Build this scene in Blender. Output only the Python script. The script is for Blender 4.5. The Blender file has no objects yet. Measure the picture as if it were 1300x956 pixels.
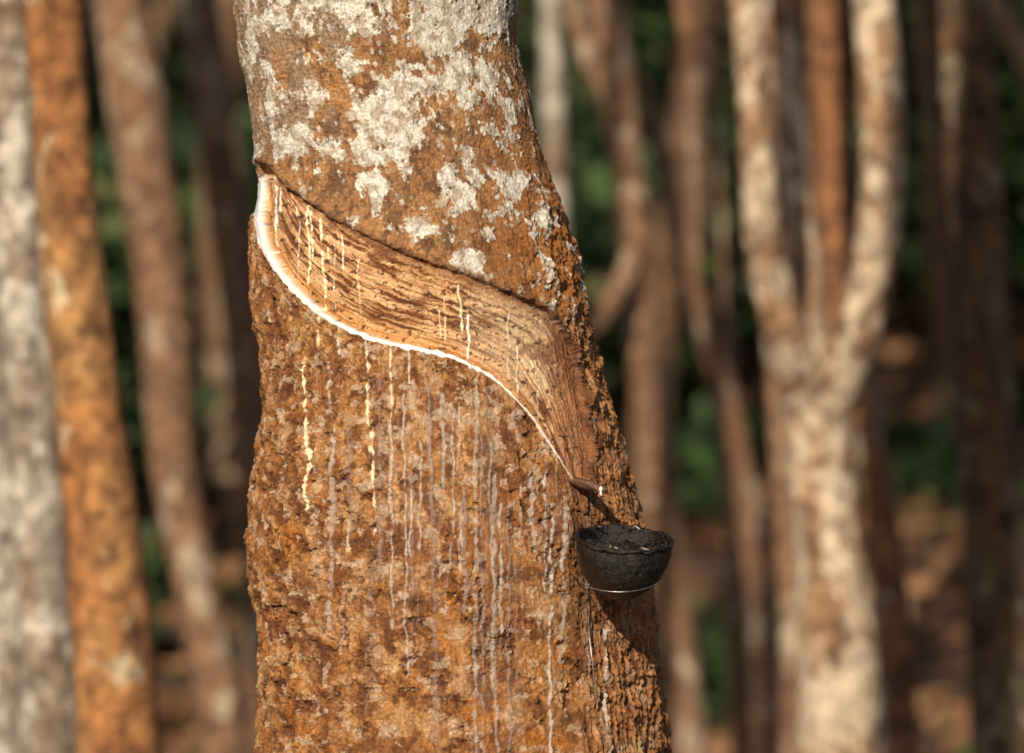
import bpy, math, numpy as np
from mathutils import Vector
rng=np.random.default_rng(7)
sc=bpy.context.scene
K=0.867/1300/3.0          # metres per photo pixel per metre of distance
CZ=1.2; CY=-3.0
def P(px,py,d): return np.array([(px-650)*K*d, CY+d, CZ-(py-478)*K*d])

# ---------------- noise ----------------
perm=rng.permutation(256).astype(np.int32); perm=np.concatenate([perm,perm])
_a=rng.random(256)*2*np.pi; G2x=np.cos(_a).astype(np.float32); G2y=np.sin(_a).astype(np.float32)
G3=rng.normal(size=(256,3)); G3/=np.linalg.norm(G3,axis=1)[:,None]
def fade(t): return t*t*t*(t*(t*6-15)+10)
def n2(x,y,o=0):
    x=np.asarray(x+o*17.3,np.float64); y=np.asarray(y+o*9.7,np.float64)
    fx=np.floor(x); fy=np.floor(y)
    xi=fx.astype(np.int32)&255; yi=fy.astype(np.int32)&255
    xf=(x-fx).astype(np.float32); yf=(y-fy).astype(np.float32); u=fade(xf); v=fade(yf)
    p0=perm[xi]; p1=perm[xi+1]; y1=yi+1
    def g(p,yy,i,j):
        h=perm[(p+yy)&255]
        return G2x[h]*(xf-i)+G2y[h]*(yf-j)
    a=g(p0,yi,0,0); b=g(p1,yi,1,0); c=g(p0,y1,0,1); d=g(p1,y1,1,1)
    a=a+(b-a)*u; c=c+(d-c)*u
    return 1.5*(a+(c-a)*v)
def n3(p,o=0):
    x,y,z=p[...,0]+o*7.1,p[...,1]+o*3.3,p[...,2]+o*5.7
    xi,yi,zi=[np.floor(q).astype(int) for q in (x,y,z)]
    xf,yf,zf=x-xi,y-yi,z-zi; u,v,w=fade(xf),fade(yf),fade(zf)
    r=0
    for i in (0,1):
        for j in (0,1):
            for k in (0,1):
                h=perm[(perm[(perm[(xi+i)&255]+yi+j)&255]+zi+k)&255]
                r=r+(u if i else 1-u)*(v if j else 1-v)*(w if k else 1-w)*(G3[h,0]*(xf-i)+G3[h,1]*(yf-j)+G3[h,2]*(zf-k))
    return r*1.5
def fbm(x,y,oct=4,o=0,gain=.5):
    r=0;a=1;s=0
    for k in range(oct):
        r=r+a*n2(x*2**k,y*2**k,o+k*3.1); s+=a; a*=gain
    return r/s*1.4
def ss(a,b,x):
    t=np.clip((x-a)/(b-a),0,1); return t*t*(3-2*t)
J=rng.random((256,4)).astype(np.float32)
def worley(x,y,o=0):
    x=x+o*31.7; y=y+o*11.9
    fx=np.floor(x); fy=np.floor(y); xi=fx.astype(np.int32); yi=fy.astype(np.int32)
    xf=(x-fx).astype(np.float32); yf=(y-fy).astype(np.float32)
    f1=np.full(x.shape,9.,np.float32); f2=f1.copy(); c=np.zeros(x.shape,np.float32)
    for i in (-1,0,1):
        px=perm[(xi+i)&255]
        for j in (-1,0,1):
            h=perm[(px+yi+j)&255]
            dx=i+J[h,0]-xf; dy=j+J[h,1]-yf
            d=dx*dx+dy*dy; m=d<f1
            f2=np.where(m,f1,np.minimum(f2,d)); c=np.where(m,J[h,2],c); f1=np.where(m,d,f1)
    return np.sqrt(f1),np.sqrt(f2),c
def catmull(pts,n=6):
    p=np.array(pts,float); p=np.vstack([2*p[0]-p[1],p,2*p[-1]-p[-2]]); out=[]
    for i in range(1,len(p)-2):
        for t in np.arange(n)/n:
            out.append(.5*((2*p[i])+(-p[i-1]+p[i+1])*t+(2*p[i-1]-5*p[i]+4*p[i+1]-p[i+2])*t*t+(-p[i-1]+3*p[i]-3*p[i+1]+p[i+2])*t**3))
    out.append(p[-2]); return np.array(out)

# ---------------- helpers ----------------
def mesh_obj(name,V,F,mats,parent=None,midx=None,smooth=True,col=None,attr=None):
    V=np.asarray(V,float); F=np.asarray(F,int)
    me=bpy.data.meshes.new(name)
    me.vertices.add(len(V)); me.vertices.foreach_set('co',V.astype(np.float32).ravel())
    k=F.shape[1]
    me.loops.add(F.size); me.loops.foreach_set('vertex_index',F.astype(np.int32).ravel())
    me.polygons.add(len(F)); me.polygons.foreach_set('loop_start',np.arange(0,F.size,k,dtype=np.int32))
    me.polygons.foreach_set('loop_total',np.full(len(F),k,dtype=np.int32))
    for m in mats: me.materials.append(m)
    if midx is not None: me.polygons.foreach_set('material_index',np.asarray(midx,dtype=np.int32))
    me.polygons.foreach_set('use_smooth',np.full(len(F),smooth))
    me.update(calc_edges=True)
    if col is not None:
        a=me.color_attributes.new('Col','FLOAT_COLOR','POINT')
        a.data.foreach_set('color',np.concatenate([col,np.ones((len(col),1))],1).astype(np.float32).ravel())
    if attr is not None:
        a=me.attributes.new('wet','FLOAT','POINT'); a.data.foreach_set('value',attr.astype(np.float32))
    ob=bpy.data.objects.new(name,me); sc.collection.objects.link(ob)
    if parent: ob.parent=parent
    return ob
def gridfaces(nr,nc,close=True):
    i=np.arange(nr-1)[:,None]; j=np.arange(nc if close else nc-1)[None,:]
    a=i*nc+j; b=i*nc+(j+1)%nc
    return np.stack([a,b,b+nc,a+nc],-1).reshape(-1,4)
def newmat(name):
    m=bpy.data.materials.new(name); m.use_nodes=True; nt=m.node_tree
    return m,nt,nt.nodes['Principled BSDF']
def N(nt,t,**k):
    n=nt.nodes.new(t)
    for a,b in k.items(): setattr(n,a,b)
    return n
def ramp(nt,stops):
    r=N(nt,'ShaderNodeValToRGB'); e=r.color_ramp.elements
    while len(e)<len(stops): e.new(.5)
    for q,(p,c) in zip(e,stops):
        q.position=p; q.color=(*c,1) if len(c)==3 else c
    return r
def noise(nt,co,scale,detail=5,rough=.6,dist=0):
    n=N(nt,'ShaderNodeTexNoise'); n.inputs['Scale'].default_value=scale; n.inputs['Detail'].default_value=detail
    n.inputs['Roughness'].default_value=rough; n.inputs['Distortion'].default_value=dist
    nt.links.new(co,n.inputs['Vector']); return n
def mixc(nt,f,a,b,mode='MIX'):
    m=N(nt,'ShaderNodeMix',data_type='RGBA',blend_type=mode)
    for s,v in ((0,f),(6,a),(7,b)):
        if hasattr(v,'links'): nt.links.new(v,m.inputs[s])
        else: m.inputs[s].default_value=v if s==0 else (*v,1)
    return m.outputs[2]

def bark_mat(name,base,dark,lich,cover,off=0,sc_=1.0,alt=None):
    """cover: threshold of the lichen noise (lower = more lichen)"""
    m,nt,b=newmat(name); L=nt.links
    tc=N(nt,'ShaderNodeTexCoord'); mp=N(nt,'ShaderNodeMapping'); mp.inputs['Location'].default_value=(off,off*2,off*.7)
    L.new(tc.outputs['Object'],mp.inputs['Vector'])
    mp2=N(nt,'ShaderNodeMapping'); mp2.inputs['Scale'].default_value=(1,1,.6); L.new(mp.outputs[0],mp2.inputs[0])
    n1=noise(nt,mp2.outputs[0],13*sc_,6,.75); r1=ramp(nt,[(.44,dark),(.55,base)]); L.new(n1.outputs[0],r1.inputs[0])
    n0=noise(nt,mp2.outputs[0],3.6*sc_,3,.6); r0=ramp(nt,[(.44,(0,0,0)),(.56,(1,1,1))]); L.new(n0.outputs[0],r0.inputs[0])
    c0=mixc(nt,r0.outputs[0],r1.outputs[0],alt or tuple(q*.7 for q in base))
    n2_=noise(nt,mp2.outputs[0],9*sc_,8,.70,.4); r2=ramp(nt,[(cover,(0,0,0)),(cover+.04,(1,1,1))]); L.new(n2_.outputs[0],r2.inputs[0])
    n3_=noise(nt,mp.outputs[0],34,5,.74); r3=ramp(nt,[(.36,(.30,.27,.25)),(.64,(1.38,1.35,1.30))]); L.new(n3_.outputs[0],r3.inputs[0])
    c=mixc(nt,r2.outputs[0],c0,lich); c=mixc(nt,1.0,c,r3.outputs[0],'MULTIPLY')
    L.new(c,b.inputs['Base Color']); b.inputs['Roughness'].default_value=.85
    bu=N(nt,'ShaderNodeBump'); bu.inputs['Strength'].default_value=.9; bu.inputs['Distance'].default_value=.02
    L.new(n3_.outputs[0],bu.inputs['Height']); L.new(bu.outputs[0],b.inputs['Normal'])
    return m
def leaf_mat(name,cols):
    m,nt,b=newmat(name); L=nt.links
    g=N(nt,'ShaderNodeNewGeometry'); r=ramp(nt,cols); L.new(g.outputs['Random Per Island'],r.inputs[0])
    L.new(r.outputs[0],b.inputs['Base Color']); b.inputs['Roughness'].default_value=.6
    b.inputs['Specular IOR Level'].default_value=.3
    return m
leafM=leaf_mat('crown_leaves',[(0,(.04,.07,.018)),(.6,(.06,.11,.025)),(1,(.12,.14,.035))])
underM=leaf_mat('undergrowth_leaves',[(0,(.016,.030,.010)),(.5,(.030,.054,.016)),(.85,(.055,.10,.025)),(1,(.13,.11,.045))])

def leaves(cent,rad,n,size,flat=.6):
    cent=np.repeat(cent,n,0); rad=np.repeat(rad,n,0); M=len(cent)
    d=rng.normal(size=(M,3)); d/=np.linalg.norm(d,axis=1)[:,None]
    c=cent+d*rad*(rng.random((M,1))**.45)
    a=rng.normal(size=(M,3)); a[:,2]*=flat; a/=np.linalg.norm(a,axis=1)[:,None]
    b=np.cross(a,rng.normal(size=(M,3))); b/=np.linalg.norm(b,axis=1)[:,None]
    s=size*(.6+.8*rng.random((M,1)))
    V=np.stack([c-a*s*.5,c+b*s*.22,c+a*s*.5,c-b*s*.22],1).reshape(-1,3)
    return V,np.arange(M*4).reshape(-1,4)

def tube(pts,rad,seg=28,amp=.06,o=0,freq=7):
    pts=np.array(pts); rad=np.array(rad)
    T=np.gradient(pts,axis=0); T/=np.linalg.norm(T,axis=1)[:,None]
    X=np.array([1.,0,0])-T*T[:,[0]]; bad=np.linalg.norm(X,axis=1)<.2
    X[bad]=(np.array([0,1.,0])-T*T[:,[1]])[bad]
    X/=np.linalg.norm(X,axis=1)[:,None]; Y=np.cross(T,X)
    th=np.linspace(0,2*np.pi,seg,endpoint=False)
    D=X[:,None]*np.cos(th)[None,:,None]+Y[:,None]*np.sin(th)[None,:,None]
    V=pts[:,None]+D*rad[:,None,None]
    if amp>0:
        q=V*np.array([freq,freq,freq*.4])
        dn=n3(q,o)+.5*n3(q*2.3,o+1)+.3*n3(V*40,o+2)
        V=V+D*(dn*amp*2)[...,None]*rad[:,None,None]
    return V.reshape(-1,3),gridfaces(len(pts),seg)

def ground_h(x,y):
    h=.12*np.clip(y-9.5,0,None)+.22*np.clip(y-24,0,45)
    return h+.07*n2(x*.5,y*.5,3)

class Build:
    def __init__(s): s.V=[];s.F=[];s.M=[];s.n=0
    def add(s,V,F,m): s.V.append(V); s.F.append(F+s.n); s.M.append(np.full(len(F),m)); s.n+=len(V)
    def make(s,name,mats,parent=None):
        return mesh_obj(name,np.vstack(s.V),np.vstack(s.F),mats,parent,np.concatenate(s.M))

def crown(B,top,r0,seed,spread=2.0,nl=4,leaves_n=240):
    r=np.random.default_rng(seed); C=[]
    for k in range(nl):
        a=k*2*np.pi/nl+r.random()*.8; L=spread*(.6+.5*r.random()); h=1.2+1.8*r.random()
        e=top+np.array([math.cos(a)*L,math.sin(a)*L,h]); mid=top*.5+e*.5+np.array([0,0,-.15])+r.normal(size=3)*.12
        pp=catmull([top-np.array([0,0,.15]),mid,e],8); rr=np.linspace(r0*.6,r0*.12,len(pp))
        B.add(*tube(pp,rr,8,.05,seed+k),0)
        C+= [e,mid*.4+e*.6+r.normal(size=3)*.35]
    C=np.array(C); R=np.full((len(C),1),.5)*np.array([[1.2,1.2,.6]])
    B.add(*leaves(C,R,leaves_n//3,.17),1)

def tree(name,stems,mat,seed,top=6.0,amp=.05,cr=True,spread=1.6):
    B=Build()
    for si,(pts,gd,gu) in enumerate(stems):
        a=catmull(pts,7); W=[];R=[]
        for px,py,w,d in a: W.append(P(px,py,d)); R.append(w/2*K*d)
        W=np.array(W);R=np.array(R)
        if gu:
            s=(W[0]-W[1]); s=s/max(abs(s[2]),1e-6)*.6; zt=top+.4*si
            n=14; t=np.linspace(1,0,n,endpoint=False)[:,None]; H=max(zt-W[0][2],.5)
            cur=np.concatenate([s[:2]*.45,[1]]); U=W[0]+cur*H*t+np.array([.12,.08,0])*np.sin(t*5+seed)*t
            U2=R[0]*(1-.5*t[:,0]); W=np.vstack([U,W]); R=np.concatenate([U2,R])
        if gd:
            g=float(ground_h(W[-1][0],W[-1][1]))-.08; H=W[-1][2]-g
            if H>0:
                s=(W[-1]-W[-3]); s=s/abs(s[2]); n=12; t=np.linspace(0,1,n+1)[1:,None]
                D=W[-1]+np.concatenate([s[:2]*.5,[-1]])*H*t
                W=np.vstack([W,D]); R=np.concatenate([R,R[-1]*(1+.08*t[:,0]+1.8*np.clip(t[:,0]-.75,0,1))])
        ln=np.linalg.norm(np.diff(W,axis=0),axis=1); c=np.r_[0,np.cumsum(ln)]
        q=np.arange(0,c[-1],.045); Wq=np.stack([np.interp(q,c,W[:,i]) for i in range(3)],1); Rq=np.interp(q,c,R)
        B.add(*tube(Wq,Rq,26,amp,seed*3+si),0)
        if gu and cr: crown(B,Wq[0],Rq[0],seed*10+si,spread)
    return B.make(name,[mat,leafM])

# ================= main rubber tree trunk =================
Lp=np.array([(-3700,440),(-1000,290),(-300,278),(-60,290),(0,296),(60,303),(120,317),(180,324),(215,330),(250,330),(270,324),(300,320),(350,320),(400,326),(450,333),(500,333),(550,328),(600,322),(650,320),(700,318),(760,323),(800,328),(867,330),(960,325),(1400,310),(1900,290),(2150,250),(2300,215)],float)
Rp=np.array([(-3700,620),(-1000,570),(-300,610),(-60,650),(0,657),(40,656),(80,662),(120,672),(180,685),(220,697),(260,711),(300,724),(340,733),(380,742),(420,750),(460,758),(500,769),(550,785),(600,800),(650,813),(700,821),(740,824),(780,828),(820,832),(860,838),(960,852),(1400,900),(1900,950),(2150,1000),(2300,1050)],float)
rows=np.concatenate([np.arange(-3700,-60,20.),np.arange(-60,1000,1.05),np.arange(1000,2300,18.)])
th=np.radians(np.concatenate([np.linspace(-102,102,860,endpoint=False),np.linspace(102,258,80,endpoint=False)]))
Lr=np.interp(rows,Lp[:,0],Lp[:,1]); Rr=np.interp(rows,Rp[:,0],Rp[:,1])
ker=np.ones(31)/31
def smooth_(a):
    p=np.pad(a,15,mode='edge'); return np.convolve(p,ker,'valid')
Lr=smooth_(Lr);Rr=smooth_(Rr)
m3=3*K
cx=((Lr+Rr)/2-650)*m3; R0=(Rr-Lr)/2*m3; z0=CZ-(rows-478)*m3
TH,_=np.meshgrid(th,rows)
sx=np.sin(TH); sy=-np.cos(TH)
X=cx[:,None]+R0[:,None]*sx; Y=R0[:,None]*sy; Z=np.repeat(z0[:,None],len(th),1)
dep=Y-CY
U=650+X/(K*dep); V=478-(Z-CZ)/(K*dep)
front=(np.cos(TH)>-.2)
S=TH*235; SV=np.repeat(rows[:,None],len(th),1)

upper=[(331,205),(345,217),(366,238),(400,262),(430,282),(470,302),(500,316),(540,331),(570,342),(600,352),(640,368),(670,381),(695,394),(713,416),(728,446),(738,490),(745,540),(752,585),(748,606)]
lower=[(331,205),(329,240),(326,270),(330,302),(340,328),(355,350),(375,372),(395,390),(410,402),(440,418),(470,430),(500,438),(540,446),(570,453),(600,466),(630,484),(655,508),(675,530),(692,555),(705,575),(718,597),(726,608)]
up=catmull(upper,4); lo=catmull(lower,4)
box=front&(U>290)&(U<800)&(V>180)&(V<650)
bu,bv=U[box],V[box]
wx=n2(bu/14,bv/14,40)*2.5+n2(bu/5,bv/5,41)*1.6; wy=n2(bu/14,bv/14,42)*3.6+n2(bu/5,bv/5,43)*2.2
def pdist(poly,x,y):
    d=np.full(x.shape,1e9); arc=np.zeros(x.shape); acc=0
    for a,b in zip(poly[:-1],poly[1:]):
        e=b-a; L=np.hypot(*e)
        if L<1e-6: continue
        t=np.clip(((x-a[0])*e[0]+(y-a[1])*e[1])/L**2,0,1)
        q=np.hypot(x-a[0]-t*e[0],y-a[1]-t*e[1]); m=q<d
        d=np.where(m,q,d); arc=np.where(m,acc+t*L,arc); acc+=L
    return d,arc
def inside(poly,x,y):
    r=np.zeros(x.shape,bool)
    for a,b in zip(poly,np.roll(poly,-1,0)):
        if a[1]==b[1]: continue
        c=((a[1]>y)!=(b[1]>y))&(x<(b[0]-a[0])*(y-a[1])/(b[1]-a[1])+a[0]); r^=c
    return r
dl,al=pdist(lo,bu+n2(bu/20,bv/20,50)*1.0,bv+n2(bu/12,bv/12,51)*1.5); du,au=pdist(up,bu+wx,bv+wy)
ins=inside(np.vstack([up,lo[::-1]]),bu+wx*.3,bv+wy*.3)
DL=np.full(U.shape,999.);DU=DL.copy();AL=DL*0;INS=np.zeros(U.shape,bool)
DL[box]=dl;DU[box]=du;AL[box]=al;INS[box]=ins
T_=DU/(DU+DL+1e-6)
sgn=np.where(INS,1.,-1.)
dmin=np.minimum(DL,DU)*sgn
panel=ss(-1.2,1.2,dmin)

below=ss(-6,6,SV-(250+np.clip((U-330),0,500)*.6))
rightold=ss(706,735,U)*ss(365,425,V)*ss(900,640,V)*front
rightlow=ss(715,765,U+10*n2(V/30,V*0,80))*ss(560,640,V)*front
leftrough=np.exp(-((U-362)/50)**2)*ss(430,620,V)

# ---- displacement in px ----
w1=fbm(S/45,SV/45,3,1)*20; w2=fbm(S/45,SV/45,3,2)*20
big=fbm(S/110,SV/160,3,5)
fl1,fl2,fc=worley((S+w1)/31,(SV+w2)/36,1)
gl1,gl2,gc=worley((S+w2*.7)/11,(SV+w1*.7)/12,2)
mid=fbm(S/24,SV/30,5,7,.58); fine=fbm(S/4,SV/4,3,9,.6)
hor=fbm(S/16,SV/3.2,3,11); ver=fbm(S/5.5,SV/45,4,13,.6)
plate=fbm(S/75,SV/100,3,16)
rugged=ss(-.2,.2,plate+.9*leftrough+.45*ss(520,420,U)*below-.05)
crack=ss(.09,.0,fl2-fl1)*ss(-.15,.3,fbm(S/60,SV/60,2,15)+.05)
gcr=ss(.14,0,gl2-gl1)
pit=ss(.24,.5,fbm(S/15,SV/17,4,60,.6))
terr=mid*4.0; terr=(np.floor(terr/1.6)+ss(.55,1.,terr/1.6-np.floor(terr/1.6)))*1.6
lowb=big*6.5+((fc-.5)*3.4+(gc-.5)*1.3+terr*1.25-pit*4.0-crack*2.8)*(.28+.72*rugged)+fine*(.55+.55*rugged)-gcr*.35*rugged
lowb+=leftrough*(mid*4+(fc-.5)*3)+ver*1.0*(1-rugged)
uppb=big*4+mid*1.8+fine*.8+hor*1.0*ss(540,440,U)+(gc-.5)*.7-crack*.9-pit*.9
rough_r=ss(640,715,U)*ss(190,290,V)
uppb+=rough_r*(mid*6+(fc-.5)*5-pit*3)
oldb=big*5+ver*5.5+mid*7+(fc-.5)*4.5+fine*1.3+(gc-.5)*1.6-pit*4
D=uppb*(1-below)+lowb*below
ro=np.clip(np.maximum(rightold*.9,rightlow*.9),0,1)
D=D*(1-ro)+oldb*ro
sl1=n2(AL/70,T_*20,20); sl2=n2(AL/34,T_*44,21)
pan=-(5.0+7.5*T_)+sl1*1.4+sl2*1.1+fine*.3+n2(AL/120,T_*7,28)*1.5
pan+=ss(698,726,U)*ver*3
lipb=np.exp(-((DU)/9)**2)*(~INS)*(3.4+2.6*n2(U/12,V/12,61))+np.exp(-(DL/8)**2)*(~INS)*2.0
Dm=(D+lipb)*(1-panel)+pan*panel
# ---- colour ----
def C(*c): return np.array(c,np.float32)[None,None,:]
def mx(a,b,f): return a+(b-a)*np.asarray(f,np.float32)[...,None]
tone=fbm(S/70,SV/90,4,30); tone2=fbm(S/28,SV/36,5,31,.65); tone3=fbm(S/7,SV/9,3,32,.65)
Z3=(0*tone[...,None]).astype(np.float32)
low=mx(C(.33,.135,.048)+Z3,C(.50,.23,.075),ss(-.3,.35,tone))
low=mx(low,C(.60,.36,.18),ss(.08,.34,tone2+(fc-.5)*.4)*.7)
low=mx(low,C(.17,.065,.026),ss(.0,.32,-tone2+(gc-.5)*.3-.02)*.85)
low=mx(low,C(.56,.20,.03),ss(.0,.45,fbm(S/40,SV/60,3,33))*np.clip(.14+.5*ss(600,760,V)*ss(500,600,U)+.5*leftrough,0,1)*.9)
low=mx(low,C(.085,.03,.014),np.clip(crack*.8*(.3+.7*rugged)+pit*.7*(.3+.7*rugged)+gcr*.22*rugged,0,1))
low=mx(low,low*C(.58,.50,.48),ss(.0,.4,ver)*.6*ss(460,520,U))
low*=(1+.36*tone3+.28*fine)[...,None]
low=mx(low,C(.14,.042,.016),leftrough*ss(.0,.35,-mid)*.75)
upp=mx(C(.36,.18,.08)+Z3,C(.49,.25,.10),ss(-.3,.4,tone))
upp=mx(upp,C(.16,.082,.045),ss(.04,.34,tone2)*.78)
upp=mx(upp,C(.40,.34,.26),ss(.2,-.2,(U-400)/200+tone)*.45*ss(230,140,V))
upp=mx(upp,C(.42,.155,.035),np.clip(rough_r*.65+.6*ss(590,650,U)*ss(90,200,V),0,.8)*ss(-.4,.2,tone2+.2))
upp=mx(upp,C(.10,.04,.02),np.clip(crack*.5+pit*.45+gcr*.08,0,1))
upp*=(1+.36*tone3+.24*fine+.18*hor)[...,None]
blobs=[(500,150,55,55,1.2),(435,14,100,34,.98),(560,30,70,60,1.0),(600,85,46,50,1.0),(375,182,40,26,1.15),(455,192,26,22,1.2),(325,50,18,60,.95),(477,236,36,22,.95),(640,150,28,32,.95),(590,235,56,40,.88),(598,330,30,14,1.0),(540,290,36,26,.8),(690,290,18,40,.65),(395,118,40,18,.75),(620,10,40,26,1.1),(660,240,18,40,.75),(350,125,20,26,.8),(440,90,40,30,.7)]
Wt=np.full(U.shape,.14)
for bx,by,ax,ay,s in blobs: Wt=np.maximum(Wt,s*np.exp(-((U-bx)/ax)**2-((V-by)/ay)**2))
Wt=np.where(front,Wt,.5); Wt=np.where(V<-20,.65,Wt)
ln=fbm(S/42,SV/40,6,35,.62)
lichen=ss(.0,.05,ln+(Wt-.52)*.8+.09*fine)*(1-below)
sp1,sp2,spc=worley(S/14+fine*.2,SV/14+mid*.3,7)
speck=ss(.30,.20,sp1+.1*fine)*(spc>.5)*ss(-.1,.12,fbm(S/60,SV/60,2,37)+.06)*(1-below)
lcol=mx(C(.58,.48,.37)+Z3,C(.90,.84,.73),ss(-.25,.12,fbm(S/18,SV/16,4,38)))
lcol*=(1+.20*tone3+.20*fine-.3*crack-.10*gcr-.3*pit)[...,None]
upp=mx(upp,lcol,np.clip(lichen*.95+speck*.65,0,1))
D_l=lichen*1.0
pp=ss(.25,.34,fbm(S/22,SV/20,5,39,.68)+.25*np.exp(-((U-610)/60)**2-((V-530)/45)**2)+.14*np.exp(-((U-480)/90)**2-((V-560)/120)**2))*below
low=mx(low,C(.64,.48,.34)*(1+.35*tone3)[...,None],pp*.7)
old=mx(C(.24,.09,.036)+Z3,C(.52,.24,.09),ss(-.25,.3,ver+.3*tone))
old=mx(old,C(.46,.33,.21),ss(.06,.34,tone2)*.5); old=mx(old,C(.075,.027,.013),np.clip(ss(.04,.38,-ver)*.8+pit*.45,0,1))
old*=(1+.34*tone3+.2*fine)[...,None]
bark=mx(upp,low,below); bark=mx(bark,old,np.clip(np.maximum(rightold,rightlow)*.85,0,1))
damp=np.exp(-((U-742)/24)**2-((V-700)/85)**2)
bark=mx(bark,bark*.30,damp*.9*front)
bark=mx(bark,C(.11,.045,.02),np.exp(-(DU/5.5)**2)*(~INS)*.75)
st=n2(AL/100,T_*16,22)+.8*n2(AL/50,T_*34,23)+.6*n2(AL/24,T_*64,24)
pc=mx(C(.56,.25,.09)+Z3,C(.88,.53,.27),ss(-.3,.4,st))
pc=mx(pc,C(.15,.052,.02),ss(.12,.48,-st)*.94)
pn=fbm(U/55,V/40,4,25)
pc=mx(pc,C(.80,.54,.33)*(1+.35*st)[...,None],ss(570,625,U)*ss(725,690,U)*ss(345,400,V)*ss(520,470,V)*.65)
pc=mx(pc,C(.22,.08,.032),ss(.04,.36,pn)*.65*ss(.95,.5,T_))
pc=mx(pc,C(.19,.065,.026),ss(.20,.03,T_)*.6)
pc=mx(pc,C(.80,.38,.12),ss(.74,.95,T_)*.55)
pc=mx(pc,C(.26,.10,.042)*(1+.9*ver)[...,None],ss(698,726,U)*.75)
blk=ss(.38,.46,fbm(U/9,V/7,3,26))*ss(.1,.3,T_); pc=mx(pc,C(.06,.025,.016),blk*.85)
pc*=(1+.2*fine+.16*tone3)[...,None]
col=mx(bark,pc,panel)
# ---- latex ----
wet=np.zeros(U.shape,np.float32)
wl=np.interp(AL,[0,20,60,160,380,470,520,600,700],[1.5,2.4,2.9,2.9,2.7,2.1,1.6,1.3,1.2])*(1+.45*n2(AL/14,AL*0,27)+.25*n2(AL/5,AL*0,29))
lip=ss(wl+.8,wl-.8,np.abs(DL*sgn-1.0))*ss(14,26,AL)
lipw=lip*np.interp(AL,[0,460,520,640],[1,1,.8,.6])
col=mx(col,C(.87,.84,.78)+Z3,lipw); Dm=Dm*(1-lip)+(1.0)*lip; wet=np.maximum(wet,lipw)
gro=ss(0,3,DL*sgn-3.5)*ss(11,5,DL*sgn); Dm-=gro*2.2*(1-lip)
def drip(x,y0,y1,w,op,c,slope=0,seed=0,h=1.2,bead=.5,wob=1.0,brk_=.15):
    xm=x+slope*(V-y0)
    I=np.nonzero(front&(np.abs(U-xm)<18+w*2)&(V>y0-4)&(V<y1+5))
    if not len(I[0]): return
    u,yy=U[I],V[I]; xc=xm[I]+(n2(yy/28,yy*0+seed,70)*3.0+n2(yy/8,yy*0+seed,71)*.7)*wob
    ww=w*(1+bead*n2(yy/9,yy*0+seed,72)*2)
    m=ss(ww+.7,ww-.7,np.abs(u-xc))*ss(y0-3,y0+1,yy)*ss(y1+3,y1-4,yy)*(ww>.15)
    m=m*ss(-.5,-.15,n2(yy/14,yy*0+seed,73)+brk_)
    col[I]+=(np.array(c)-col[I])*(m*op)[:,None]; Dm[I]+=m*h*op
    wet[I]=np.maximum(wet[I],m*op*(1 if h>1 else .4))
cr=(.82,.73,.48); wt=(.84,.80,.70)
for a in [(343,225,325,1.6,.9,wt,-.02),(349,240,270,1.2,.8,wt,0),(372,262,350,.8,.6,wt,0),(385,262,372,1.3,.9,cr,0),(391,268,330,1,.8,wt,0),(404,278,402,1.5,.95,cr,.01),(432,300,345,1.1,.85,wt,0),(412,300,330,.9,.7,cr,0),(420,310,395,.7,.55,wt,0),(452,330,400,.8,.6,cr,0),(583,362,425,1.4,.9,cr,.12),(597,400,468,1.5,.95,wt,0.02),(566,380,440,1.0,.8,cr,0),(560,395,430,.8,.7,cr,0),(650,395,480,.8,.6,wt,.02),(662,440,500,.9,.7,wt,0),(690,470,560,.7,.4,wt,0)]:
    drip(*a[:7],seed=a[0]*.37)
for a in [(388,455,650,1.7,.8,cr,.015),(466,434,575,1.5,.85,cr,.01),(471,545,680,1.7,.8,cr,.02),(404,402,440,1.2,.6,cr,0),(441,660,700,1.2,.5,cr,0),(497,440,530,1,.6,cr,0),(430,416,450,.9,.6,wt,0),(520,443,490,.9,.5,wt,0)]:
    drip(*a[:7],seed=a[0]*.37+3,bead=.9,wob=.8)
r2=np.random.default_rng(5)
gys=[(.60,.50,.42),(.70,.62,.54),(.34,.25,.22),(.20,.13,.11)]
gl=[(482,480,740),(497,530,800),(513,500,860),(545,490,660),(548,620,960),(575,520,720),(604,480,960),(611,540,960),(618,500,700),(622,560,960),(628,600,880),(636,640,820),(645,640,960),(655,700,960),(690,600,760),(700,640,960),(533,560,700),(523,600,760),(470,700,880),(440,540,680),(420,560,800),(590,620,780),(561,500,620),(745,640,860),(675,600,700),(770,800,960),(715,640,800)]
for i,a in enumerate(gl):
    drip(a[0],a[1],a[2],4+r2.random()*4,.30,(.15,.07,.04),.008*((i%5)-1),seed=i*2.3+50,h=0,bead=.5,wob=1.1,brk_=.5)
    drip(a[0],a[1],a[2],1.0+r2.random()*1.4,.36+.40*r2.random(),gys[int(r2.integers(0,4))],.008*((i%5)-1),seed=i*2.3+50,h=.9,bead=.6,wob=1.1,brk_=.2)
for i in range(26):
    x=r2.uniform(400,730); y=r2.uniform(480,820); drip(x,y,y+r2.uniform(30,110),.7+r2.random()*.6,.3+.35*r2.random(),gys[int(r2.integers(0,3))],0,seed=i*1.7+200,h=.6,wob=.9)
col=np.clip(col,.01,.9)
Dw=(Dm+D_l)*m3
Vv=np.stack([X+sx*Dw,Y+sy*Dw,Z],-1).reshape(-1,3)
trunkM,nt,b=newmat('rubber_bark'); L=nt.links
at=N(nt,'ShaderNodeAttribute',attribute_name='Col'); aw=N(nt,'ShaderNodeAttribute',attribute_name='wet')
tc=N(nt,'ShaderNodeTexCoord')
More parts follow.
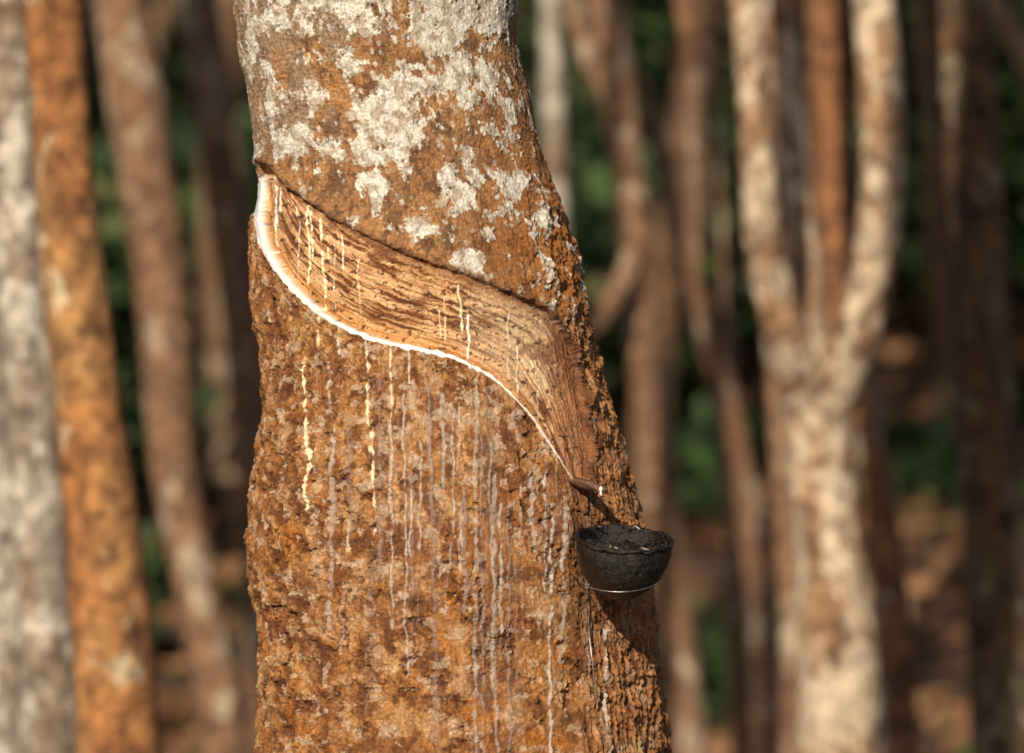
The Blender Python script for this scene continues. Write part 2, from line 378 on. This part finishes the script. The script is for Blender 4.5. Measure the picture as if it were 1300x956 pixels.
f1=noise(nt,tc.outputs['Object'],420,5,.7); f2=noise(nt,tc.outputs['Object'],1300,3,.7)
r=ramp(nt,[(.3,(.60,.56,.53)),(.68,(1.36,1.36,1.34))]); L.new(f1.outputs[0],r.inputs[0])
inv=N(nt,'ShaderNodeMath',operation='SUBTRACT'); inv.inputs[0].default_value=1; L.new(aw.outputs['Fac'],inv.inputs[1])
c=mixc(nt,inv.outputs[0],at.outputs['Color'],mixc(nt,1.0,at.outputs['Color'],r.outputs[0],'MULTIPLY'))
L.new(c,b.inputs['Base Color'])
mr=N(nt,'ShaderNodeMapRange'); mr.inputs[3].default_value=.78; mr.inputs[4].default_value=.35; L.new(aw.outputs['Fac'],mr.inputs[0]); L.new(mr.outputs[0],b.inputs['Roughness'])
b.inputs['Specular IOR Level'].default_value=.25
ad=N(nt,'ShaderNodeMath',operation='ADD'); L.new(f1.outputs[0],ad.inputs[0]); L.new(f2.outputs[0],ad.inputs[1])
bm=N(nt,'ShaderNodeBump'); bm.inputs['Distance'].default_value=.0014; L.new(ad.outputs[0],bm.inputs['Height']); L.new(inv.outputs[0],bm.inputs['Strength']); L.new(bm.outputs[0],b.inputs['Normal'])
root=bpy.data.objects.new('rubber_tree',None); sc.collection.objects.link(root)
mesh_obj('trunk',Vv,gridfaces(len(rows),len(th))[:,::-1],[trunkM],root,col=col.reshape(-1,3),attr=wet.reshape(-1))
limbM=bark_mat('limb_bark',(.36,.2,.1),(.2,.1,.05),(.5,.45,.38),.5)
B=Build(); topc=np.array([cx[0],0,z0[0]])
B.add(*tube(np.array([topc+np.array([0.05*h,0,h]) for h in np.linspace(2.2,-.1,20)]),np.linspace(.045,R0[0]*.98,20),24,.05,5),0)
crown(B,topc+np.array([.11,0,2.2]),.06,99,1.5)
B.make('crown',[limbM,leafM],root)

# ================= spout =================
def metal(name,colr,rough=.5,met=.8):
    m,nt,b=newmat(name); tc=N(nt,'ShaderNodeTexCoord'); n=noise(nt,tc.outputs['Object'],300,5,.7)
    r=ramp(nt,[(.35,tuple(q*.35 for q in colr)),(.65,colr)]); nt.links.new(n.outputs[0],r.inputs[0]); nt.links.new(r.outputs[0],b.inputs['Base Color'])
    b.inputs['Roughness'].default_value=rough; b.inputs['Metallic'].default_value=met; return m
rust=metal('rusty_tin',(.30,.17,.10),.45,.3); wireM=metal('galvanised_wire',(.62,.60,.56),.35,.9)
latM,nt,b=newmat('latex'); b.inputs['Base Color'].default_value=(.85,.81,.70,1); b.inputs['Roughness'].default_value=.3
sp=bpy.data.objects.new('latex_spout',None); sc.collection.objects.link(sp)
p0=P(722,604,2.885); p1=P(766,618,2.845)
ax=p1-p0; Ln=np.linalg.norm(ax); ax/=Ln; sd=np.cross(ax,[0,0,1.]); sd/=np.linalg.norm(sd); un=np.cross(sd,ax)
V_=[];nr=14;ncs=9
for lay in (0,1):
    for i in range(nr):
        t=i/(nr-1); w=.0062*(1-.2*t)
        for j in range(ncs):
            a=(j/(ncs-1)-.5)*2
            q=p0+ax*Ln*(t-.06*a*a*t)+sd*w*a+un*(-.0052*(1-a*a)-lay*.0010+.0006*math.sin(t*9+a*3))
            V_.append(q)
V_=np.array(V_); F_=gridfaces(nr,ncs,False); off=nr*ncs; F=[*F_.tolist(),*(F_[:,::-1]+off).tolist()]
for j in range(ncs-1):
    F.append([j,j+1,j+1+off,j+off][::-1]); a=(nr-1)*ncs+j; F.append([a,a+1,a+1+off,a+off])
for i in range(nr-1):
    a=i*ncs; F.append([a,a+ncs,a+ncs+off,a+off]); a+=ncs-1; F.append([a,a+ncs,a+ncs+off,a+off][::-1])
mesh_obj('channel',V_,F,[rust],sp)
dp=np.array([p1+np.array([-.002,-.0005,.0005-.0007*i]) for i in range(12)]); dr=np.array([.0004,.0010,.0014,.0016,.0015,.0012,.001,.0008,.001,.0012,.001,.0003])
mesh_obj('latex_drop',*tube(dp,dr,12,.0),[latM],sp)

# ================= cup =================
cup=bpy.data.objects.new('latex_cup',None); sc.collection.objects.link(cup)
shell,nt,b=newmat('coconut_shell'); tc=N(nt,'ShaderNodeTexCoord'); n=noise(nt,tc.outputs['Object'],90,7,.78)
r=ramp(nt,[(.42,(.004,.003,.002)),(.56,(.013,.008,.005)),(.66,(.05,.028,.016)),(.76,(.14,.09,.055))]); nt.links.new(n.outputs[0],r.inputs[0]); nt.links.new(r.outputs[0],b.inputs['Base Color'])
rr_=ramp(nt,[(.4,(.16,.16,.16)),(.62,(.42,.42,.42))]); nt.links.new(n.outputs[0],rr_.inputs[0]); nt.links.new(rr_.outputs[0],b.inputs['Roughness'])
mpz=N(nt,'ShaderNodeMapping'); mpz.inputs['Scale'].default_value=(1,1,2.6); nt.links.new(tc.outputs['Object'],mpz.inputs[0])
n5=noise(nt,mpz.outputs[0],200,6,.72); bm=N(nt,'ShaderNodeBump'); bm.inputs['Distance'].default_value=.0016; bm.inputs['Strength'].default_value=1
nt.links.new(n5.outputs[0],bm.inputs['Height']); nt.links.new(bm.outputs[0],b.inputs['Normal'])
dc=2.835; cc=P(792,687,dc); Rc=62.5*K*dc; Hc=76*K*dc
prof=[]
for t in np.linspace(0,1,44):
    a=t*math.pi/2; prof.append((Rc*.975*math.sin(a)**1.0,-Hc*math.cos(a)**.97))
prof+= [(Rc*1.0,.0004),(Rc*1.02,.0016),(Rc*1.01,.0030),(Rc*.97,.0034),(Rc*.94,.0018)]
for t in np.linspace(.97,0,20):
    a=t*math.pi/2; prof.append((Rc*.92*math.sin(a)**.98+1e-5,-Hc*.9*math.cos(a)**.95))
prof=np.array(prof); nc=260; ph=np.linspace(0,2*np.pi,nc,endpoint=False)
rr=prof[:,0][:,None]; zz=prof[:,1][:,None]
Vc=np.stack([rr*np.cos(ph),rr*np.sin(ph),zz+0*ph],-1)
nz=n3(Vc*55,1)*.0012+n3(Vc*200,2)*.0005+n3(Vc*520,3)*.0003
rimw=np.exp(-((zz)/.0045)**2)
Vc[...,0]+=np.cos(ph)*nz*1.2; Vc[...,1]+=np.sin(ph)*nz*1.2; Vc[...,2]+=nz+rimw*(n3(Vc*120,5)*.0022+n3(Vc*420,6)*.0012)
from mathutils import Euler
Rm=np.array(Euler((math.radians(12),math.radians(4),0)).to_matrix())
tr=lambda A:(A.reshape(-1,3)@Rm.T)+cc
mesh_obj('shell',tr(Vc),gridfaces(len(prof),nc),[shell],cup)
rs=np.linspace(0.0005,Rc*.9,30)[:,None]; Vr=np.stack([rs*np.cos(ph),rs*np.sin(ph),-.010+0*rs*ph],-1); Vr[...,2]+=n3(Vr*140,8)*.005+n3(Vr*60,3)*.004+n3(Vr*380,9)*.002
mesh_obj('residue',tr(Vr),gridfaces(30,nc),[shell],cup)
scrapM=metal('dried_latex_scrap',(.46,.36,.24),.5,0)
for i in range(18):
    a=rng.uniform(-2.9,-.25) if i%2 else rng.uniform(.4,2.7); q=np.array([math.cos(a)*Rc*.93,math.sin(a)*Rc*.93,.002]); e=q*.9+np.array([rng.uniform(-.008,.008),rng.uniform(-.002,.004),rng.uniform(.0,.0025)])
    pts=catmull([q,(q+e)/2+rng.normal(size=3)*.0012,e],5); mesh_obj('scrap_%d'%i,*tube((pts@Rm.T)+cc,np.linspace(.0009,.0004,len(pts)),6,.1),[shell if i%5<3 else scrapM],cup)
wz=-Hc*.62; wr=Rc*math.sin(math.acos(.62))*1.05
a=np.linspace(-math.pi*1.0,-math.pi*.05,50); ring=np.stack([wr*np.cos(a),wr*np.sin(a),wz+.0035*np.sin(a*1.0)+.003*np.cos(a)],1)
B=Build(); B.add(*tube((ring@Rm.T)+cc,np.full(50,.00042),8,0),0)
for e0,dx in (((ring[0]@Rm.T)+cc,-.008),((ring[-1]@Rm.T)+cc,-.004)):
    tail=catmull([e0,e0+np.array([dx,.025,.003]),e0+np.array([dx*1.5,.05,.006])],8); B.add(*tube(tail,np.full(len(tail),.0004),8,0),0)
B.make('holder_wire',[wireM],cup)
B=Build(); tl=catmull([P(743,750,2.865),P(747,800,2.87),P(752,840,2.865),P(756,885,2.865)],8); B.add(*tube(tl,np.full(len(tl),.0004),6,0),0); B.make('wire_tail',[wireM],cup)

# ================= ground =================
xs=np.concatenate([np.linspace(-400,-40,20),np.linspace(-38,38,180),np.linspace(40,400,20)])
ys=np.concatenate([np.linspace(-300,-12,12),np.linspace(-10,75,200),np.linspace(80,600,20)])
GX,GY=np.meshgrid(xs,ys); GZ=ground_h(GX,GY)+.03*n2(GX*3,GY*3,5)
gm,nt,b=newmat('leaf_litter'); L=nt.links; tc=N(nt,'ShaderNodeTexCoord')
a=noise(nt,tc.outputs['Object'],5,8,.8); r1=ramp(nt,[(.38,(.03,.017,.011)),(.5,(.12,.06,.034)),(.62,(.29,.14,.075))]); L.new(a.outputs[0],r1.inputs[0])
q=noise(nt,tc.outputs['Object'],.9,6,.75); r2_=ramp(nt,[(.52,(0,0,0)),(.58,(1,1,1))]); L.new(q.outputs[0],r2_.inputs[0])
L.new(mixc(nt,r2_.outputs[0],r1.outputs[0],(.045,.07,.02)),b.inputs['Base Color']); b.inputs['Roughness'].default_value=.95
bm=N(nt,'ShaderNodeBump'); bm.inputs['Distance'].default_value=.1; L.new(a.outputs[0],bm.inputs['Height']); L.new(bm.outputs[0],b.inputs['Normal'])
mesh_obj('ground',np.stack([GX,GY,GZ],-1).reshape(-1,3),gridfaces(len(ys),len(xs),False),[gm])
n=15000; lx=rng.uniform(-7,7,n); ly=rng.uniform(7,24,n); c=np.stack([lx,ly,ground_h(lx,ly)+.03],1)
litM=leaf_mat('dry_leaves',[(0,(.10,.045,.02)),(.5,(.22,.10,.05)),(.85,(.34,.18,.09)),(1,(.06,.09,.03))])
mesh_obj('fallen_leaves',*leaves(c,np.full((n,3),.03),1,.18,.3),[litM])

# ================= undergrowth / distant trees =================
Cc=[];Rr_=[]
def clump(x,y,z,r): Cc.append((x,y,z)); Rr_.append((r,r,r*.8))
for i in range(330):
    y=rng.uniform(20,31); x=rng.uniform(-.22,.22)*(y+3)*1.4; g=float(ground_h(x,y)); clump(x,y,g+rng.uniform(.3,5.4),rng.uniform(.5,1.1))
for i in range(38):
    y=rng.uniform(9,20); x=rng.uniform(-.2,.2)*(y+3)*1.3; g=float(ground_h(x,y)); clump(x,y,g+.1,rng.uniform(.15,.4))
for i in range(44):
    y=rng.uniform(12,18); x=-.11*(y+3)+rng.normal()*.8; g=float(ground_h(x,y)); clump(x,y,g+rng.uniform(.3,1.6),rng.uniform(.3,.6))
for i in range(16):
    y=rng.uniform(15,20); x=.035*(y+3)+rng.normal()*.5; g=float(ground_h(x,y)); clump(x,y,g+rng.uniform(.5,1.8),rng.uniform(.3,.6))
V1,F1=leaves(np.array(Cc),np.array(Rr_),165,.26)
mesh_obj('undergrowth',V1,F1,[underM])
darkB=bark_mat('distant_bark',(.26,.14,.07),(.11,.06,.035),(.38,.31,.22),.55,3)
B=Build(); CC=[]
for i in range(18):
    y=rng.uniform(13,26); x=rng.uniform(-.19,.19)*(y+3)*1.3
    g=float(ground_h(x,y)); h=rng.uniform(8,11); r0=rng.uniform(.05,.10); le=rng.normal(size=2)*.12
    t=np.linspace(1,-.02,60)[:,None]; pts=np.concatenate([x+le[0]*h*t+.3*np.sin(t*6+i),y+le[1]*h*t,g+h*t],1)
    B.add(*tube(pts,r0*(1-.6*t[:,0]),12,.06,i),0)
    for k in range(5):
        CC.append(pts[0]+np.array([rng.normal()*1.4,rng.normal()*1.4,rng.uniform(-1.6,.8)]))
    for k in range(3):
        s=pts[int(rng.uniform(8,40))]; e=s+np.array([rng.normal()*.8,rng.normal()*.8,rng.uniform(.8,2)]); m_=(s+e)/2+rng.normal(size=3)*.1
        pb=catmull([e,m_,s],6); B.add(*tube(pb,np.linspace(.015,r0*.5,len(pb)),8,.05,i+k),0)
B.add(*leaves(np.array(CC),np.full((len(CC),3),.9),110,.28),1)
B.make('distant_trees',[darkB,underM])

# ================= named mid-distance trees =================
orangeB=bark_mat('orange_bark',(.50,.215,.07),(.23,.09,.032),(.66,.52,.34),.58,1,1.3,(.46,.24,.09))
paleB=bark_mat('pale_bark',(.42,.31,.22),(.22,.14,.09),(.70,.63,.53),.50,2,1.5,(.34,.29,.24))
pinkB=bark_mat('brown_bark',(.37,.20,.11),(.18,.09,.048),(.52,.41,.29),.53,4,1.3,(.29,.155,.085))
redB=bark_mat('red_bark',(.31,.155,.078),(.14,.068,.036),(.42,.34,.25),.54,6,1.3,(.24,.14,.09))
creamB=bark_mat('cream_bark',(.47,.27,.15),(.24,.125,.065),(.74,.59,.43),.48,8,1.7,(.42,.25,.145))
brownB=bark_mat('reddish_bark',(.40,.175,.072),(.19,.08,.04),(.46,.35,.25),.57,12,1.2)
shadeB=bark_mat('shaded_mossy_bark',(.20,.10,.045),(.07,.037,.022),(.32,.26,.17),.55,9,1.5,(.14,.095,.05))  # dark albedo stands in for this tree's shade; patches are its own colour
tree('rubber_tree',[([(66,-10,74,4.7),(80,200,78,4.7),(100,400,84,4.7),(122,600,94,4.7),(140,800,106,4.7),(148,960,114,4.7)],1,1)],orangeB,11)
tree('rubber_tree',[([(8,-10,62,5.0),(18,200,62,5.0),(31,400,64,5.0),(45,600,66,5.0),(58,800,72,5.0),(64,960,76,5.0)],1,1),([(-25,-10,50,5.3),(-22,300,50,5.3),(-5,560,52,5.3),(6,800,56,5.3),(10,960,58,5.3)],1,1)],paleB,12)
tree('rubber_tree',[([(148,-10,66,8),(172,130,72,8),(198,300,68,8),(212,450,62,8),(222,600,60,8),(250,740,58,8),(280,900,60,8)],1,1)],pinkB,13)
tree('rubber_tree',[([(250,-10,50,8.6),(272,130,52,8.6),(295,300,54,8.6),(315,450,56,8.6),(330,600,58,8.6),(345,900,60,8.6)],1,1)],redB,14)
tree('rubber_tree',[([(698,-10,28,10.5),(703,150,30,10.5),(706,280,30,10.5),(715,500,32,10.5),(725,700,34,10.5)],1,1)],paleB,15)
tree('rubber_tree',[([(765,-10,42,9),(785,130,44,9),(805,300,42,9),(818,450,44,9),(835,620,46,9),(858,800,50,9),(868,900,52,9)],1,1),
  ([(806,300,26,9),(795,350,28,8.9),(765,400,26,8.8),(735,435,24,8.8),(715,452,20,8.8)],0,0),([(722,-10,22,9.2),(745,70,22,9.1),(775,125,24,9),(792,170,26,9)],0,1)],pinkB,16)
tree('rubber_tree',[([(790,60,18,9.5),(830,150,22,9.5),(862,300,26,9.5),(900,430,30,9.5),(935,560,32,9.5),(958,700,36,9.5),(975,850,40,9.5)],1,1),
  ([(866,-10,24,9.5),(882,120,26,9.5),(886,250,26,9.5),(880,350,24,9.5)],0,1)],redB,17)
tree('rubber_tree',[([(1036,500,90,6.2),(1042,600,84,6.2),(1052,700,92,6.2),(1062,820,102,6.2),(1068,960,110,6.2)],1,0),
  ([(945,-10,38,6.0),(955,100,42,6.0),(962,220,46,6.0),(972,330,50,6.05),(1000,430,56,6.1),(1030,530,66,6.2)],0,1),
  ([(990,-10,40,6.4),(1002,150,40,6.4),(1018,300,40,6.35),(1028,400,42,6.3),(1036,500,48,6.2)],0,1),
  ([(1108,-10,54,6.0),(1118,100,56,6.0),(1120,220,56,6.0),(1110,330,60,6.05),(1085,425,64,6.1),(1046,525,70,6.2)],0,1)],creamB,18)
tree('rubber_tree',[([(1045,-10,50,7.2),(1056,150,52,7.2),(1060,300,50,7.2),(1075,430,44,7.2),(1102,560,42,7.2),(1125,700,42,7.2),(1140,900,44,7.2)],1,1)],brownB,19)
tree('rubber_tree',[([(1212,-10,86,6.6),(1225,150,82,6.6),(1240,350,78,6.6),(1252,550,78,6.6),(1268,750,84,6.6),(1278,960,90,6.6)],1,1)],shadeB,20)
tree('rubber_tree',[([(1240,-30,26,7.8),(1270,20,28,7.8),(1310,90,30,7.8),(1350,260,34,7.8),(1360,600,40,7.8),(1370,900,44,7.8)],1,1)],pinkB,21)
tree('rubber_tree',[([(975,-10,22,7.4),(972,200,26,7.4),(982,400,28,7.4),(994,600,34,7.4),(1006,750,40,7.4),(1016,960,44,7.4)],1,1)],pinkB,22)
tree('rubber_tree',[([(918,300,12,10),(930,520,18,10),(936,650,24,10),(933,760,28,10),(938,860,30,10)],1,1)],redB,23,cr=False)

# ================= light, sky, camera =================
el=math.radians(27); az=math.radians(-15.5)
d=Vector((math.sin(az)*math.cos(el),-math.cos(az)*math.cos(el),math.sin(el)))
sl=bpy.data.lights.new('sun','SUN'); sl.energy=5.0; sl.angle=math.radians(.5); sl.color=(1,.89,.72)
so=bpy.data.objects.new('sun',sl); sc.collection.objects.link(so); so.rotation_euler=d.to_track_quat('Z','Y').to_euler()
w=bpy.data.worlds.new('World'); sc.world=w; w.use_nodes=True; nt=w.node_tree
sk=nt.nodes.new('ShaderNodeTexSky'); sk.sky_type='NISHITA'; sk.sun_disc=False; sk.sun_elevation=el; sk.sun_rotation=math.pi-az
nt.links.new(sk.outputs[0],nt.nodes['Background'].inputs[0]); nt.nodes['Background'].inputs[1].default_value=.065
cam=bpy.data.cameras.new('camera'); co=bpy.data.objects.new('camera',cam); sc.collection.objects.link(co); sc.camera=co
co.location=(0,CY,CZ); co.rotation_euler=(math.pi/2,0,0); cam.sensor_width=36; cam.lens=36/(1300*K); cam.clip_end=2000; cam.clip_start=.05
cam.dof.use_dof=True; cam.dof.focus_distance=2.87; cam.dof.aperture_fstop=4.8
sc.view_settings.view_transform='Standard'; sc.view_settings.look='None'; sc.view_settings.exposure=0
